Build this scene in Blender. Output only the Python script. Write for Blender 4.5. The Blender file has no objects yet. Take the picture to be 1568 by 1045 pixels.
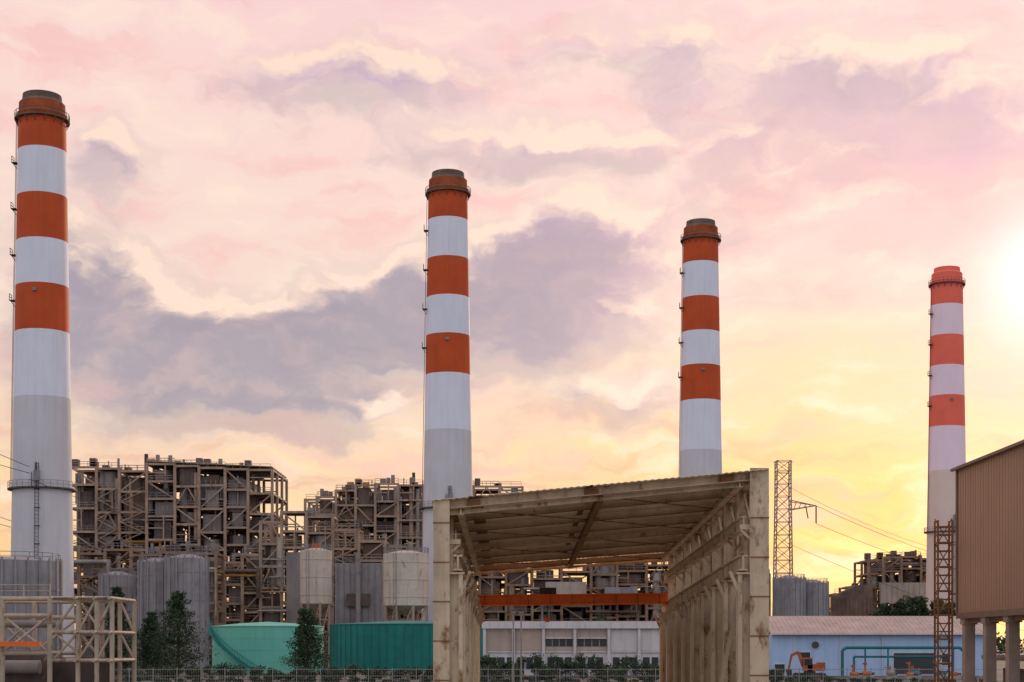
import bpy, math, random
from mathutils import Vector, Matrix
random.seed(7)
R=random.Random(11)
def lin(c):
    return tuple(((x/255)/12.92 if x/255<=0.04045 else (((x/255)+0.055)/1.055)**2.4) for x in c)
scene=bpy.context.scene
scene.view_settings.view_transform='Standard'
scene.view_settings.look='None'
scene.view_settings.exposure=0
K=1.6   # the site plan is laid out with this depth scale (metres along the view axis)

# ---------------------------------------------------------------- materials
MATS={}
def mat(name,col,rough=0.75,var=0.25,scale=0.6,streak=0.0,rust=0.0,rustcol=(0.22,0.07,0.02),metal=0.0,bump=0.0,streakcol=None,fine=0.0):
    m=bpy.data.materials.new(name); m.use_nodes=True
    nt=m.node_tree; N=nt.nodes; L=nt.links
    b=N['Principled BSDF']
    b.inputs['Roughness'].default_value=rough
    b.inputs['Metallic'].default_value=metal
    b.inputs['Specular IOR Level'].default_value=0.25
    tc=N.new('ShaderNodeTexCoord')
    def noise(sc,vscale=(1,1,1),det=4,rg=0.6):
        mp=N.new('ShaderNodeMapping'); mp.inputs['Scale'].default_value=vscale
        L.new(tc.outputs['Object'],mp.inputs['Vector'])
        n=N.new('ShaderNodeTexNoise'); n.inputs['Scale'].default_value=sc; n.inputs['Detail'].default_value=det; n.inputs['Roughness'].default_value=rg
        L.new(mp.outputs[0],n.inputs['Vector']); return n.outputs['Fac']
    def mrange(s,a,b2,c=0,d=1):
        r=N.new('ShaderNodeMapRange'); r.inputs['From Min'].default_value=a; r.inputs['From Max'].default_value=b2
        r.inputs['To Min'].default_value=c; r.inputs['To Max'].default_value=d; L.new(s,r.inputs['Value']); return r.outputs[0]
    def mix(f,a,c):
        x=N.new('ShaderNodeMix'); x.data_type='RGBA'
        L.new(f,x.inputs['Factor'])
        for s,i in ((a,'A'),(c,'B')):
            sock=[k for k in x.inputs if k.name==i and k.type=='RGBA'][0]
            if isinstance(s,tuple): sock.default_value=(*s,1)
            else: L.new(s,sock)
        return [k for k in x.outputs if k.type=='RGBA'][0]
    dark=tuple(c*(1-var*1.3) for c in col); light=tuple(min(1,c*(1+var*0.6)) for c in col)
    c=mix(mrange(noise(scale),0.3,0.7),dark,light)
    if fine>0:
        c=mix(mrange(noise(scale*9),0.4,0.75,0,fine),c,tuple(x*0.45 for x in col))
    if streak>0:
        sc=streakcol or tuple(x*0.4 for x in col)
        c=mix(mrange(noise(1.2,(1,1,0.06),5,0.7),0.48,0.78,0,streak),c,sc)
    if rust>0:
        c=mix(mrange(noise(0.9,(1,1,0.5),6,0.75),0.62-rust*0.25,0.70-rust*0.15,0,0.9),c,rustcol)
    L.new(c,b.inputs['Base Color'])
    MATS[name]=m; return m
mat('chimney_white',(0.77,0.79,0.88),0.7,0.05,0.12,0.35,streakcol=(0.52,0.50,0.51))
mat('chimney_grey',(0.62,0.60,0.62),0.8,0.08,0.12,0.5,streakcol=(0.46,0.42,0.40))
mat('chimney_orange',(0.58,0.085,0.018),0.7,0.16,0.15,0.45,streakcol=(0.30,0.06,0.022))
mat('flare_wash_white',(0.92,0.72,0.80),0.7,0.04,0.12,0.25,streakcol=(0.68,0.52,0.54))  # fourth chimney: pink lens-flare wash painted into its white, grey and orange
mat('flare_wash_grey',(0.78,0.60,0.52),0.8,0.07,0.12,0.3,streakcol=(0.58,0.44,0.38))
mat('flare_wash_orange',(0.92,0.17,0.11),0.7,0.1,0.15,0.2,streakcol=(0.62,0.14,0.09))
mat('sooty_cap',(0.17,0.12,0.095),0.9,0.3,0.4,0.4)
mat('sooty_orange',(0.34,0.085,0.03),0.9,0.3,0.4,0.5)
mat('dark_steel',(0.08,0.07,0.065),0.7,0.3,0.5)
mat('grey_steel',(0.25,0.24,0.24),0.6,0.25,0.4,0.3)
mat('tan_steel',(0.43,0.305,0.22),0.75,0.25,0.25,0.5,0.26,rustcol=(0.24,0.11,0.055))
mat('brown_steel',(0.32,0.21,0.14),0.75,0.3,0.3,0.4,0.35)
mat('dark_clad',(0.145,0.11,0.095),0.85,0.4,0.25,0.5)
mat('brown_clad',(0.20,0.135,0.10),0.85,0.4,0.25,0.5)
mat('grey_clad',(0.29,0.25,0.23),0.8,0.3,0.15,0.5)
mat('pale_clad',(0.46,0.39,0.33),0.8,0.25,0.2,0.5)
mat('pipe_grey',(0.32,0.28,0.26),0.5,0.3,0.4,0.2)
mat('pipe_yellow',(0.60,0.32,0.08),0.6,0.3,0.4)
mat('pipe_red',(0.5,0.10,0.04),0.6,0.3,0.4)
mat('silo_cream',(0.60,0.50,0.41),0.65,0.12,0.3,0.7,0.12,streakcol=(0.30,0.20,0.14))
mat('tank_grey',(0.31,0.295,0.30),0.65,0.22,0.3,0.6,0.05)
mat('tank_aqua',(0.15,0.50,0.38),0.5,0.08,0.2,0.3)
mat('tank_teal',(0.014,0.19,0.165),0.55,0.15,0.3,0.35)
mat('cream_paint',(0.63,0.51,0.345),0.7,0.2,0.5,0.65,0.34,rustcol=(0.21,0.10,0.042),streakcol=(0.30,0.20,0.12))
mat('cream_sheet',(0.84,0.73,0.55),0.75,0.14,0.4,0.4,0.14,rustcol=(0.38,0.21,0.11))
mat('rusted_beam',(0.26,0.125,0.055),0.85,0.3,0.8,0.4)
mat('pipe_cream',(0.50,0.405,0.30),0.6,0.2,0.5,0.5,0.24)
mat('crane_orange',(0.88,0.18,0.03),0.6,0.12,0.6,0.3)
mat('warehouse_tan',(0.37,0.225,0.145),0.7,0.07,0.12,0.25,streakcol=(0.26,0.16,0.10))
mat('warehouse_trim',(0.20,0.13,0.095),0.6,0.15,0.3)
mat('concrete',(0.42,0.37,0.31),0.9,0.2,0.5,0.3)
mat('column_concrete',(0.38,0.29,0.235),0.9,0.2,0.5,0.5)
mat('office_white',(0.68,0.64,0.62),0.8,0.1,0.3,0.5)
mat('office_beige',(0.50,0.39,0.32),0.8,0.15,0.3,0.4)
mat('blue_wall',(0.43,0.59,0.83),0.8,0.08,0.25,0.35)
mat('roof_beige',(0.53,0.40,0.335),0.8,0.15,0.3,0.35,0.08)
mat('glass_dark',(0.05,0.055,0.065),0.15,0.2,0.3)
mat('teal_pipe',(0.02,0.19,0.20),0.5,0.2,0.5)
mat('machine_orange',(0.48,0.14,0.05),0.6,0.3,0.8,0.4)
mat('galvanised',(0.30,0.29,0.30),0.5,0.2,0.6)
mat('bark',(0.09,0.06,0.04),0.9,0.3,1.5)
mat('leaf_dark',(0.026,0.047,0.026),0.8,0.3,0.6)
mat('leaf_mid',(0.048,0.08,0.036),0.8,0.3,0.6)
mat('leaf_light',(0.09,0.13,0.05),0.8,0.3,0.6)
mat('ground',(0.13,0.11,0.085),0.95,0.35,0.05,0,fine=0.5)
mat('asphalt',(0.055,0.052,0.05),0.9,0.25,0.3,fine=0.3)
mat('cable',(0.03,0.03,0.035),0.6,0.1)

# ---------------------------------------------------------------- mesh builder
class MB:
    def __init__(s): s.v=[];s.f=[];s.m=[];s.sm=[];s.ml=[]
    def mi(s,n):
        if n not in s.ml: s.ml.append(n)
        return s.ml.index(n)
    def add(s,vs,fs,mt,smooth=False):
        o=len(s.v); s.v+= [tuple(x) for x in vs]; k=s.mi(mt)
        for f in fs:
            s.f.append(tuple(i+o for i in f)); s.m.append(k); s.sm.append(smooth)
    def bx(s,x0,x1,y0,y1,z0,z1,mt):
        s.add([(x0,y0,z0),(x1,y0,z0),(x1,y1,z0),(x0,y1,z0),(x0,y0,z1),(x1,y0,z1),(x1,y1,z1),(x0,y1,z1)],
              [(0,3,2,1),(4,5,6,7),(0,1,5,4),(1,2,6,5),(2,3,7,6),(3,0,4,7)],mt)
    def beam(s,p,q,w,h,mt):
        p=Vector(p);q=Vector(q);d=q-p
        if d.length<1e-5:return
        d.normalize(); up=Vector((0,0,1)) if abs(d.z)<0.95 else Vector((0,1,0))
        a=d.cross(up).normalized(); b=a.cross(d).normalized()
        vs=[]
        for c in (p,q):
            for i,j in ((-1,-1),(1,-1),(1,1),(-1,1)): vs.append(c+a*i*w/2+b*j*h/2)
        s.add(vs,[(0,1,2,3),(7,6,5,4),(0,4,5,1),(1,5,6,2),(2,6,7,3),(3,7,4,0)],mt)
    def ibeam(s,p,q,w,h,mt):
        p=Vector(p);q=Vector(q)
        d=(q-p).normalized(); up=Vector((0,0,1)); a=d.cross(up).normalized(); b=a.cross(d).normalized()
        t=h*0.1
        s.beam(p+b*(h/2-t/2),q+b*(h/2-t/2),w,t,mt)
        s.beam(p-b*(h/2-t/2),q-b*(h/2-t/2),w,t,mt)
        s.beam(p,q,w*0.22,h-2*t,mt)
    def hcol(s,x,y,z0,z1,wx,wy,mt):
        t=wx*0.14
        s.bx(x-wx/2,x-wx/2+t,y-wy/2,y+wy/2,z0,z1,mt)
        s.bx(x+wx/2-t,x+wx/2,y-wy/2,y+wy/2,z0,z1,mt)
        s.bx(x-wx/2+t,x+wx/2-t,y-wy*0.1,y+wy*0.1,z0,z1,mt)
    def cyl(s,p,q,r0,r1=None,n=10,mt='pipe_grey',caps=True):
        if r1 is None:r1=r0
        p=Vector(p);q=Vector(q);d=(q-p)
        if d.length<1e-6:return
        d.normalize(); up=Vector((0,0,1)) if abs(d.z)<0.95 else Vector((0,1,0))
        a=d.cross(up).normalized(); b=a.cross(d).normalized(); vs=[]
        for c,r in ((p,r0),(q,r1)):
            for i in range(n):
                t=2*math.pi*i/n; vs.append(c+a*math.cos(t)*r+b*math.sin(t)*r)
        s.add(vs,[(i,(i+1)%n,n+(i+1)%n,n+i) for i in range(n)],mt,True)
        if caps: s.add(vs,[tuple(range(n))[::-1],tuple(range(n,2*n))],mt)
    def lathe(s,cx,cy,prof,n=48,close=True):
        for (r0,z0,m0),(r1,z1,_) in zip(prof[:-1],prof[1:]):
            vs=[]
            for r,z in ((r0,z0),(r1,z1)):
                for i in range(n):
                    t=2*math.pi*i/n; vs.append((cx+r*math.cos(t),cy+r*math.sin(t),z))
            s.add(vs,[(i,(i+1)%n,n+(i+1)%n,n+i) for i in range(n)],m0,abs(z1-z0)>0.5)
    def ring_rail(s,cx,cy,r,z,h,mt,n=20,t=0.1):
        pts=[(cx+r*math.cos(2*math.pi*i/n),cy+r*math.sin(2*math.pi*i/n)) for i in range(n)]
        for i in range(n):
            a=pts[i];b=pts[(i+1)%n]
            s.beam((a[0],a[1],z),(a[0],a[1],z+h),t,t,mt)
            s.beam((a[0],a[1],z+h),(b[0],b[1],z+h),t*1.05,t*1.05,mt)
            s.beam((a[0],a[1],z+h*.5),(b[0],b[1],z+h*.5),t*.8,t*.8,mt)
    def rail(s,p,q,h,mt,step=2.5,t=0.09):
        p=Vector(p);q=Vector(q);n=max(1,int((q-p).length/step))
        for i in range(n+1):
            a=p.lerp(q,i/n); s.beam(a,a+Vector((0,0,h)),t,t,mt)
        for k in (1,0.5): s.beam(p+Vector((0,0,h*k)),q+Vector((0,0,h*k)),t*1.1,t*1.1,mt)
    def build(s,name,loc=(0,0,0),yref=None,stretch=False):
        # yref: distance of the object on the base plan ; stretch: long buildings get the full depth scale
        me=bpy.data.meshes.new(name)
        if stretch: vv=[(v[0],v[1]*K,v[2]) for v in s.v]; ly=loc[1]*K
        else:
            o=(K-1)*(loc[1] if yref is None else yref); vv=[(v[0],v[1]+o,v[2]) for v in s.v]; ly=loc[1]+o
        me.from_pydata([(v[0]-loc[0],v[1]-ly,v[2]-loc[2]) for v in vv],[],s.f)
        for n in s.ml: me.materials.append(MATS[n])
        me.polygons.foreach_set('material_index',s.m)
        me.polygons.foreach_set('use_smooth',s.sm)
        me.update()
        ob=bpy.data.objects.new(name,me); ob.location=(loc[0],ly,loc[2]); scene.collection.objects.link(ob); return ob
def lerp(a,c,t): return a+(c-a)*t

# ---------------------------------------------------------------- ground
g=MB(); g.add([(-4000,-600,0),(4000,-600,0),(4000,6000,0),(-4000,6000,0)],[(0,1,2,3)],'ground'); g.build('ground')
g=MB(); g.add([(-500,171,.004),(500,171,.004),(500,180,.004),(-500,180,.004)],[(0,1,2,3)],'asphalt')
g.bx(-500,500,170.6,170.99,0,0.14,'concrete'); g.bx(-500,500,180.01,180.4,0,0.14,'concrete'); g.build('road')
g=MB(); g.add([(-12,60,.004),(90,60,.004),(90,165,.004),(-12,165,.004)],[(0,1,2,3)],'concrete'); g.build('canopy_bounce_ground')  # unseen pale ground sheet, added to bounce light up under the canopy

# ---------------------------------------------------------------- chimneys
def chimney(cx,cy,top,pal):
    W,G,O=pal; b=MB()
    def r(t): return (4.0+ (t-5)*(1.2/72))*.97
    z=lambda t: top-t
    cap='sooty_orange' if pal[0]!='flare_wash_white' else O
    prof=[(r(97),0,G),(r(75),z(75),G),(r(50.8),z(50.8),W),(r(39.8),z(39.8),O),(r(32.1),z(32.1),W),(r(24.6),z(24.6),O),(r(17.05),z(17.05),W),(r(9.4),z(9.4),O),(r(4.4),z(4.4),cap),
          (4.1,z(4.1),cap),(4.1,z(3.4),cap),(3.8,z(3.1),cap),(3.75,z(1.5),cap if pal[0]=='flare_wash_white' else 'sooty_cap'),(3.25,z(1.0),'sooty_cap' if pal[0]!='flare_wash_white' else O),(3.15,z(0.0),'sooty_cap'),(2.9,z(0),'dark_steel'),(2.9,z(8),'dark_steel')]
    b.lathe(cx,cy,prof,64)
    b.lathe(cx,cy,[(4.1,z(4.35),'sooty_cap'),(4.5,z(4.3),'sooty_cap'),(4.5,z(4.12),'sooty_cap'),(4.1,z(4.1),'sooty_cap')],48)
    b.ring_rail(cx,cy,4.44,z(4.12),1.0,'sooty_cap',28,.07)
    for i in range(16):
        t=2*math.pi*i/16; c,s_=math.cos(t),math.sin(t)
        b.beam((cx+3.9*c,cy+3.9*s_,z(5.3)),(cx+4.45*c,cy+4.45*s_,z(4.35)),.12,.12,'sooty_cap')
    rl=r(66)
    b.lathe(cx,cy,[(rl-.1,z(66.25),'dark_steel'),(rl+.75,z(66.2),'dark_steel'),(rl+.75,z(65.95),'dark_steel'),(rl-.1,z(65.9),'dark_steel')],48)
    b.ring_rail(cx,cy,rl+.68,z(65.95),1.1,'grey_steel',30,.06)
    a=math.radians(188)
    for t in (11.5,19.2,26.9,34.5):
        rr=r(t); px=cx+(rr+.35)*math.cos(a); py=cy+(rr+.35)*math.sin(a)-.3
        b.bx(px-.4,px+.45,py-.7,py+.7,z(t)-.12,z(t),'dark_steel')
        b.rail((px-.35,py-.65,z(t)),(px-.35,py+.65,z(t)),1.0,'dark_steel',.7,.08)
        b.beam((px-.3,py,z(t)-.1),(px+.35,py,z(t)-1.0),.1,.1,'dark_steel')
    for dy in (-.25,.25):
        for t0,t1 in ((4.4,20),(20,35),(35,50),(50,66)):
            b.beam((cx+(r(t0)+.25)*math.cos(a),cy+(r(t0)+.25)*math.sin(a)+dy,z(t0)),(cx+(r(t1)+.25)*math.cos(a),cy+(r(t1)+.25)*math.sin(a)+dy,z(t1)),.07,.07,'dark_steel')
    ry=cy-r(33.4); b.bx(cx-.3,cx+.35,ry-.35,ry+.05,z(33.6),z(33.1),'grey_steel')
    for dx in (-.3,.3): b.beam((cx+.6+dx,cy-r(62)-.25,z(62)),(cx+.6+dx,cy-r(90)-.3,z(90)),.08,.08,'dark_steel')
    t=62.2
    while t<90:
        b.beam((cx+.3,cy-r(t)-.27,z(t)),(cx+.9,cy-r(t)-.27,z(t)),.06,.06,'dark_steel')
        if int(t*10)%30<6: b.beam((cx+.6,cy-r(t)-.25,z(t)),(cx+.6,cy-r(t)+.2,z(t)),.9,.1,'dark_steel')
        t+=.6
    b.beam((cx+.6,cy-rl-.5,z(66)),(cx+.6,cy-rl-.5,z(62)),.18,.18,'dark_steel')
    b.bx(cx+.2,cx+1.1,cy-rl-.8,cy-rl-.3,z(65),z(63.4),'grey_steel')
    b.beam((cx-.2,cy-rl-.4,z(66)),(cx-.2,cy-rl-.4,z(63.6)),.1,.1,'dark_steel')
    b.build('striped_chimney',(cx,cy,0))
P1=('chimney_white','chimney_grey','chimney_orange'); P2=('flare_wash_white','flare_wash_grey','flare_wash_orange')
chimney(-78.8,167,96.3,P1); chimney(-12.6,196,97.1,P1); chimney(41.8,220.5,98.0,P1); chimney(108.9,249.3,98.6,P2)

# ---------------------------------------------------------------- boiler frames
def z_open_for(k,zo):
    if zo is None or k not in zo: return 1e9
    return zo[k]
def frame(name,xs,ys,dz,tops,base,seed,steel,clads,dens=0.6,z_open=None,pipes=30,vert_pipes=12):
    rr=random.Random(seed); b=MB()
    nx=len(xs)-1
    for k in range(nx):
        x0,x1=xs[k],xs[k+1]; top=tops[k]; zs=[]; z=top
        while z>base: zs.append(z); z-=dz*rr.choice((0.85,1.0,1.15))
        zs.append(base)
        for yi,y in enumerate(ys):
            b.beam((x0,y,base),(x0,y,top+.28),.62,.62,steel)
            if k==nx-1 or tops[k+1]<top-.5: b.beam((x1,y,base),(x1,y,top+.27),.60,.60,steel)
            for z in zs[:-1]:
                b.beam((x0,y,z),(x1,y,z),.42,.5,steel)
                if yi==0 and rr.random()<.6:
                    b.rail((x0+.3,y-.3,z+.25),(x1-.3,y-.3,z+.25),1.1,rr.choice((steel,'grey_steel')),1.8,.09)
            for za,zb in zip(zs[:-1],zs[1:]):
                q=rr.random()
                if yi==0 or yi==len(ys)-1:
                    if q<.18: b.beam((x0,y+.05,za),(x1,y+.05,zb),.28,.3,steel)
                    elif q<.36: b.beam((x1,y+.05,za),(x0,y+.05,zb),.28,.3,steel)
                    elif q<.46:
                        xm=(x0+x1)/2
                        b.beam((x0,y+.05,zb),(xm,y+.05,za),.26,.28,steel); b.beam((x1,y+.06,zb),(xm,y+.06,za),.26,.28,steel)
                    elif q<.7:
                        xm=lerp(x0,x1,rr.uniform(.3,.7)); b.beam((xm,y,za),(xm,y,zb),.3,.3,steel)
                        zm=(za+zb)/2; b.beam((x0,y+.03,zm),(xm,y+.03,zm),.22,.25,steel)
        for ya,yb in zip(ys[:-1],ys[1:]):
            for i,z in enumerate(zs[:-1]):
                for x in (x0,x1): b.beam((x,ya,z),(x,yb,z),.38,.44,steel)
                if rr.random()<.6: b.bx(x0+.32,x1-.32,ya+.3,yb-.3,z-.1,z+.06,'dark_clad')
                zb=zs[i+1]
                if zb<z_open_for(k,z_open) and rr.random()<dens:
                    m=rr.choice(clads); ex=(x1-x0)
                    w0=x0+.4+rr.random()*ex*.25; w1=x1-.4-rr.random()*ex*.25
                    h=zb+.3+(z-zb-.7)*rr.uniform(.6,1)
                    if w1>w0+.5:
                        ya_=ya+rr.uniform(.6,2)
                        if rr.random()<.35: b.cyl(((w0+w1)/2,ya_+1.5,zb+.3),((w0+w1)/2,ya_+1.5,h),min((w1-w0)/2,1.9),n=16,mt=m)
                        else:
                            b.bx(w0,w1,ya_,yb-rr.uniform(.6,1.5),zb+.3,h,m)
                            if rr.random()<.5:
                                for j in range(int((w1-w0)/.9)): b.bx(w0+.3+j*.9,w0+.45+j*.9,ya_-.12,ya_-.003,zb+.35,h-.05,m)
    X0,X1=xs[0],xs[-1]
    for i in range(pipes):
        k=rr.randrange(nx); z=rr.uniform(base+3,tops[k]-1); L=rr.uniform(3,14); x=rr.uniform(X0,X1-3)
        xe=min(X1,x+L)
        kk=max(j for j in range(nx) if xs[j]<=x+.01)
        ke=max(j for j in range(nx) if xs[j]<=xe-.01)
        zz=min([z]+[tops[j]-1 for j in range(kk,ke+1)])
        y=rr.choice(ys)+rr.uniform(-1.3,1.5); r_=rr.choice((.12,.15,.2,.3,.45))
        m=rr.choice(('pipe_grey','pipe_grey',steel,'pale_clad','pipe_grey','brown_clad','pipe_yellow' if rr.random()<.3 else 'grey_clad'))
        b.cyl((x,y,zz),(xe,y,zz),r_,n=8,mt=m)
        if rr.random()<.6: b.cyl((xe,y,zz+r_),(xe,y,max(base,zz-rr.uniform(3,10))),r_,n=8,mt=m)
    for i in range(vert_pipes):
        k=rr.randrange(nx); x=rr.uniform(xs[k],xs[k+1]); y=ys[0]+rr.uniform(.5,3); z1=tops[k]-rr.uniform(0,4)
        b.cyl((x,y,max(base,z1-rr.uniform(6,22))),(x,y,z1),rr.choice((.2,.35,.6,.9)),n=10,mt=rr.choice(('pipe_grey','grey_clad',steel,'pale_clad')))
    for _ in range(2):
        k=rr.randrange(nx); xa=xs[k]+.5; xb=xs[k+1]-.5; z=tops[k]-dz; fl=0
        while z>base+2:
            p=(xa if fl else xb); q=(xb if fl else xa)
            b.beam((p,ys[0]-.9,z),(q,ys[0]-.9,z-dz*.5),.8,.16,steel); b.beam((p,ys[0]-1.25,z+1),(q,ys[0]-1.25,z-dz*.5+1),.07,.07,steel)
            z-=dz*.5; fl=1-fl
    for k in range(nx):
        x0,x1=xs[k],xs[k+1]
        if z_open is not None and k in z_open: continue
        b.rail((x0,ys[0],tops[k]+.25),(x1,ys[0],tops[k]+.25),1.1,steel,1.6,.1)
        for _ in range(3):
            cx=rr.uniform(x0,x1); h=rr.uniform(.6,2.0)
            if rr.random()<.5: b.bx(cx-.7,cx+.7,ys[0]+1,ys[0]+3,tops[k]+.25,tops[k]+.25+h,rr.choice(clads))
            else: b.cyl((cx,ys[0]+2,tops[k]),(cx,ys[0]+2,tops[k]+h+.6),rr.choice((.15,.3,.5)),n=8,mt='pipe_grey')
    return b

s=.15
xs=[(p-784)*s for p in (108,148,183,225,268,305,345,380,417)]
t=[4+(990-y)*s for y in (716,718,722,711,714,717,719,720)]
b=frame('boiler',xs,[228.6,236,244,252],4.7,t,0,3,'tan_steel',['dark_clad','brown_clad','grey_clad','dark_clad','grey_clad'],.9,{7:34},60,20)
b.bx((272-784)*s,(345-784)*s,231,243,37.5,43.2,'grey_clad')
b.bx((345-784)*s+.5,(379-784)*s,230,243,35,42.4,'grey_clad')
b.bx((186-784)*s,(224-784)*s,231,243,30,42.4,'brown_clad')
b.bx((118-784)*s,(180-784)*s,231.5,243,24,40.5,'dark_clad')
for i in range(14): x=lerp((272-784)*s,(378-784)*s,(i+.5)/14); b.bx(x-.12,x+.12,229.8,229.99,37.6,42.3,'grey_clad')
vs=[((225-784)*s,228.2,t[3]+.6),((417-784)*s,228.2,t[7]+.6),((417-784)*s,252.4,t[7]+.6),((225-784)*s,252.4,t[3]+.6)]
vs+=[(a,c,d+.2) for a,c,d in vs]
b.add(vs,[(0,3,2,1),(4,5,6,7),(0,1,5,4),(1,2,6,5),(2,3,7,6),(3,0,4,7)],'tan_steel')
b.cyl(((222-784)*s,230,40),((222-784)*s,230,48.3),.45,n=10,mt='dark_steel')
b.build('boiler_house',(-78,228.6,0))

s=.165
xs=[(p-784)*s for p in (468,486,515,545,575,610,648,690,725,765,800)]
t=[4+(990-y)*s for y in (766,762,752,744,742,744,746,745,746,747)]
b=frame('boiler2',xs,[251,259,268,277],4.4,t,0,9,'tan_steel',['dark_clad','brown_clad','brown_clad','dark_clad','grey_clad'],.9,{0:30,9:38},80,26)
b.cyl(((633-784)*s,253,40),((633-784)*s,253,48.0),.4,n=10,mt='dark_steel')
for px,py in ((536,741),(548,736),(560,742),(528,748)):
    x=(px-784)*s; z=4+(990-py)*s; b.cyl((x,253,z-1.5),(x,253,z+.5),.9,n=12,mt='pipe_yellow')
b.bx((520-784)*s,(570-784)*s,252.5,262,36,41,'brown_clad')
b.build('boiler_house',(-28,251,0))

s=.14
xs=[(p-784)*s for p in (325,345,372,400,432,470,510,550,590,640,690)]
t=[4+(990-y)*s for y in (868,862,850,800,785,792,812,830,845,850)]
b=frame('rack',xs,[213,220],4.1,t,0,21,'tan_steel',['dark_clad','grey_clad','brown_clad','grey_clad'],.8,{3:25,4:26},60,16)
b.build('process_pipe_rack',(-40,213,0))
s=.13
xs=[(p-784)*s for p in (90,120,160,200,245,290,330)]
t=[4+(990-y)*s for y in (838,848,842,850,846,848)]
b=frame('rack',xs,[198.5,206],4.0,t,0,22,'brown_steel',['dark_clad','grey_clad','tank_grey','dark_clad'],.9,None,40,16)
b.build('process_pipe_rack',(-70,198.5,0))

s=.16
xs=[(p-784)*s for p in (700,735,775,815,860,905,945,990,1030,1080,1130,1178)]
t=[4+(990-y)*s for y in (852,860,872,866,876,856,854,866,862,870,880)]
b=frame('rack',xs,[243.8,252,260],3.9,t,0,31,'brown_steel',['dark_clad','dark_clad','grey_clad','brown_clad'],.97,None,80,30)
b.bx((700-784)*s,(1030-784)*s,256,259,0,17,'dark_clad')
b.bx((835-784)*s,(897-784)*s,241,243.3,4+(990-918)*s,4+(990-892)*s,'pale_clad')
b.bx((925-784)*s,(975-784)*s,241,243.3,4+(990-925)*s,4+(990-900)*s,'tank_grey')
b.build('turbine_house',(20,243.8,0))

s=.18
xs=[(p-784)*s for p in (1278,1306,1330,1352,1380,1410,1440,1475)]
t=[4+(990-y)*s for y in (910,898,858,854,853,856,870)]
b=frame('rack',xs,[274.3,283,292],3.8,t,0,41,'brown_steel',['dark_clad','brown_clad','pale_clad','brown_clad'],.9,None,40,16)
b.bx((1345-784)*s,(1440-784)*s,272,274,4+(990-925)*s,4+(990-893)*s,'pale_clad')
for i in range(12): x=lerp((1347-784)*s,(1438-784)*s,i/11); b.bx(x-.1,x+.1,271.8,271.99,4+(990-924)*s,4+(990-894)*s,'pale_clad')
prof=[((1270-784)*s,4+(990-914)*s),((1308-784)*s,4+(990-897)*s),((1332-784)*s,4+(990-895)*s),((1332-784)*s,0),((1270-784)*s,0)]
vs=[(x,271,z) for x,z in prof]+[(x,273.4,z) for x,z in prof]
b.add(vs,[(4,3,2,1,0),(5,6,7,8,9)]+[(i,(i+1)%5,5+(i+1)%5,5+i) for i in range(5)],'brown_clad')
for i in range(10): x=lerp((1272-784)*s,(1330-784)*s,i/9); b.bx(x-.1,x+.1,270.8,270.99,2,4+(990-916)*s,'brown_clad')
b.build('process_plant',(100,274.3,0))

# ---------------------------------------------------------------- silos and tanks
def silo(name,cx,cy,r,z0,z1,mt,ribs=0,legs=False,dome=0.8,hoops=3,rail=True,red=False):
    b=MB()
    b.lathe(cx,cy,[(0.01,z0-(1.8 if legs else 0),mt),(r,z0,mt),(r,z1,mt),(r*.35,z1+dome,mt),(.01,z1+dome+.05,mt)],48)
    for i in range(hoops):
        z=z0+(z1-z0)*(i+.5)/hoops; b.lathe(cx,cy,[(r+.002,z-.12,mt),(r+.07,z-.1,mt),(r+.07,z+.1,mt),(r+.002,z+.12,mt)],48)
    for i in range(ribs):
        a=2*math.pi*(i+.3)/ribs; c,s_=math.cos(a),math.sin(a)
        b.beam((cx+(r+.1)*c,cy+(r+.1)*s_,z0),(cx+(r+.1)*c,cy+(r+.1)*s_,z1+.4),.3,.3,mt)
    if rail: b.ring_rail(cx,cy,r-.1,z1,1.1,'grey_steel',22,.08)
    if red: b.cyl((cx,cy,z1+dome-.1),(cx,cy,z1+dome+.9),.8,n=14,mt='pipe_red')
    if legs:
        for i in range(8):
            a=2*math.pi*(i+.5)/8; c,s_=math.cos(a),math.sin(a); a2=2*math.pi*(i+1.5)/8
            b.beam((cx+r*.95*c,cy+r*.95*s_,0),(cx+r*.95*c,cy+r*.95*s_,z0+.3),.4,.4,'tan_steel')
            b.beam((cx+r*.95*c,cy+r*.95*s_,z0*.4),(cx+r*.95*math.cos(a2),cy+r*.95*math.sin(a2),z0),.2,.2,'tan_steel')
            for zz in (z0*.4,z0*.75): b.beam((cx+r*.95*c,cy+r*.95*s_,zz),(cx+r*.95*math.cos(a2),cy+r*.95*math.sin(a2),zz),.22,.22,'tan_steel')
    b.beam((cx-r*.5,cy-r*.87-.3,0),(cx-r*.5,cy-r*.87-.3,z1+1),.08,.08,'grey_steel'); b.beam((cx-r*.5+.5,cy-r*.87-.4,0),(cx-r*.5+.5,cy-r*.87-.4,z1+1),.08,.08,'grey_steel')
    b.build(name,(cx,cy,0))
silo('cement_silo',(484-784)*.125,190.5,24.0*.125,4+65*.125,4+146*.125,'silo_cream',legs=True,dome=.5,red=True)
silo('cement_silo',(622-784)*.12,183,35*.12,4+62*.12,4+141*.12,'silo_cream',legs=True,dome=.6)
silo('storage_tank',-69.3,137,7.0,0,15.6,'tank_grey',ribs=26,dome=.6,hoops=2)
silo('ribbed_silo',(240-784)*.12,183,3.3,0,19.4,'tank_grey',ribs=16,hoops=4)
silo('ribbed_silo',(291-784)*.12,181,3.8,0,19.9,'tank_grey',ribs=16,hoops=4)
silo('ribbed_silo',(175-784)*.125,192,3.3,0,17.6,'tank_grey',ribs=16,hoops=4)
silo('ribbed_silo',(1207-784)*.16,243,3.8,0,20.4,'tank_grey',ribs=18,hoops=4)
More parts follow.
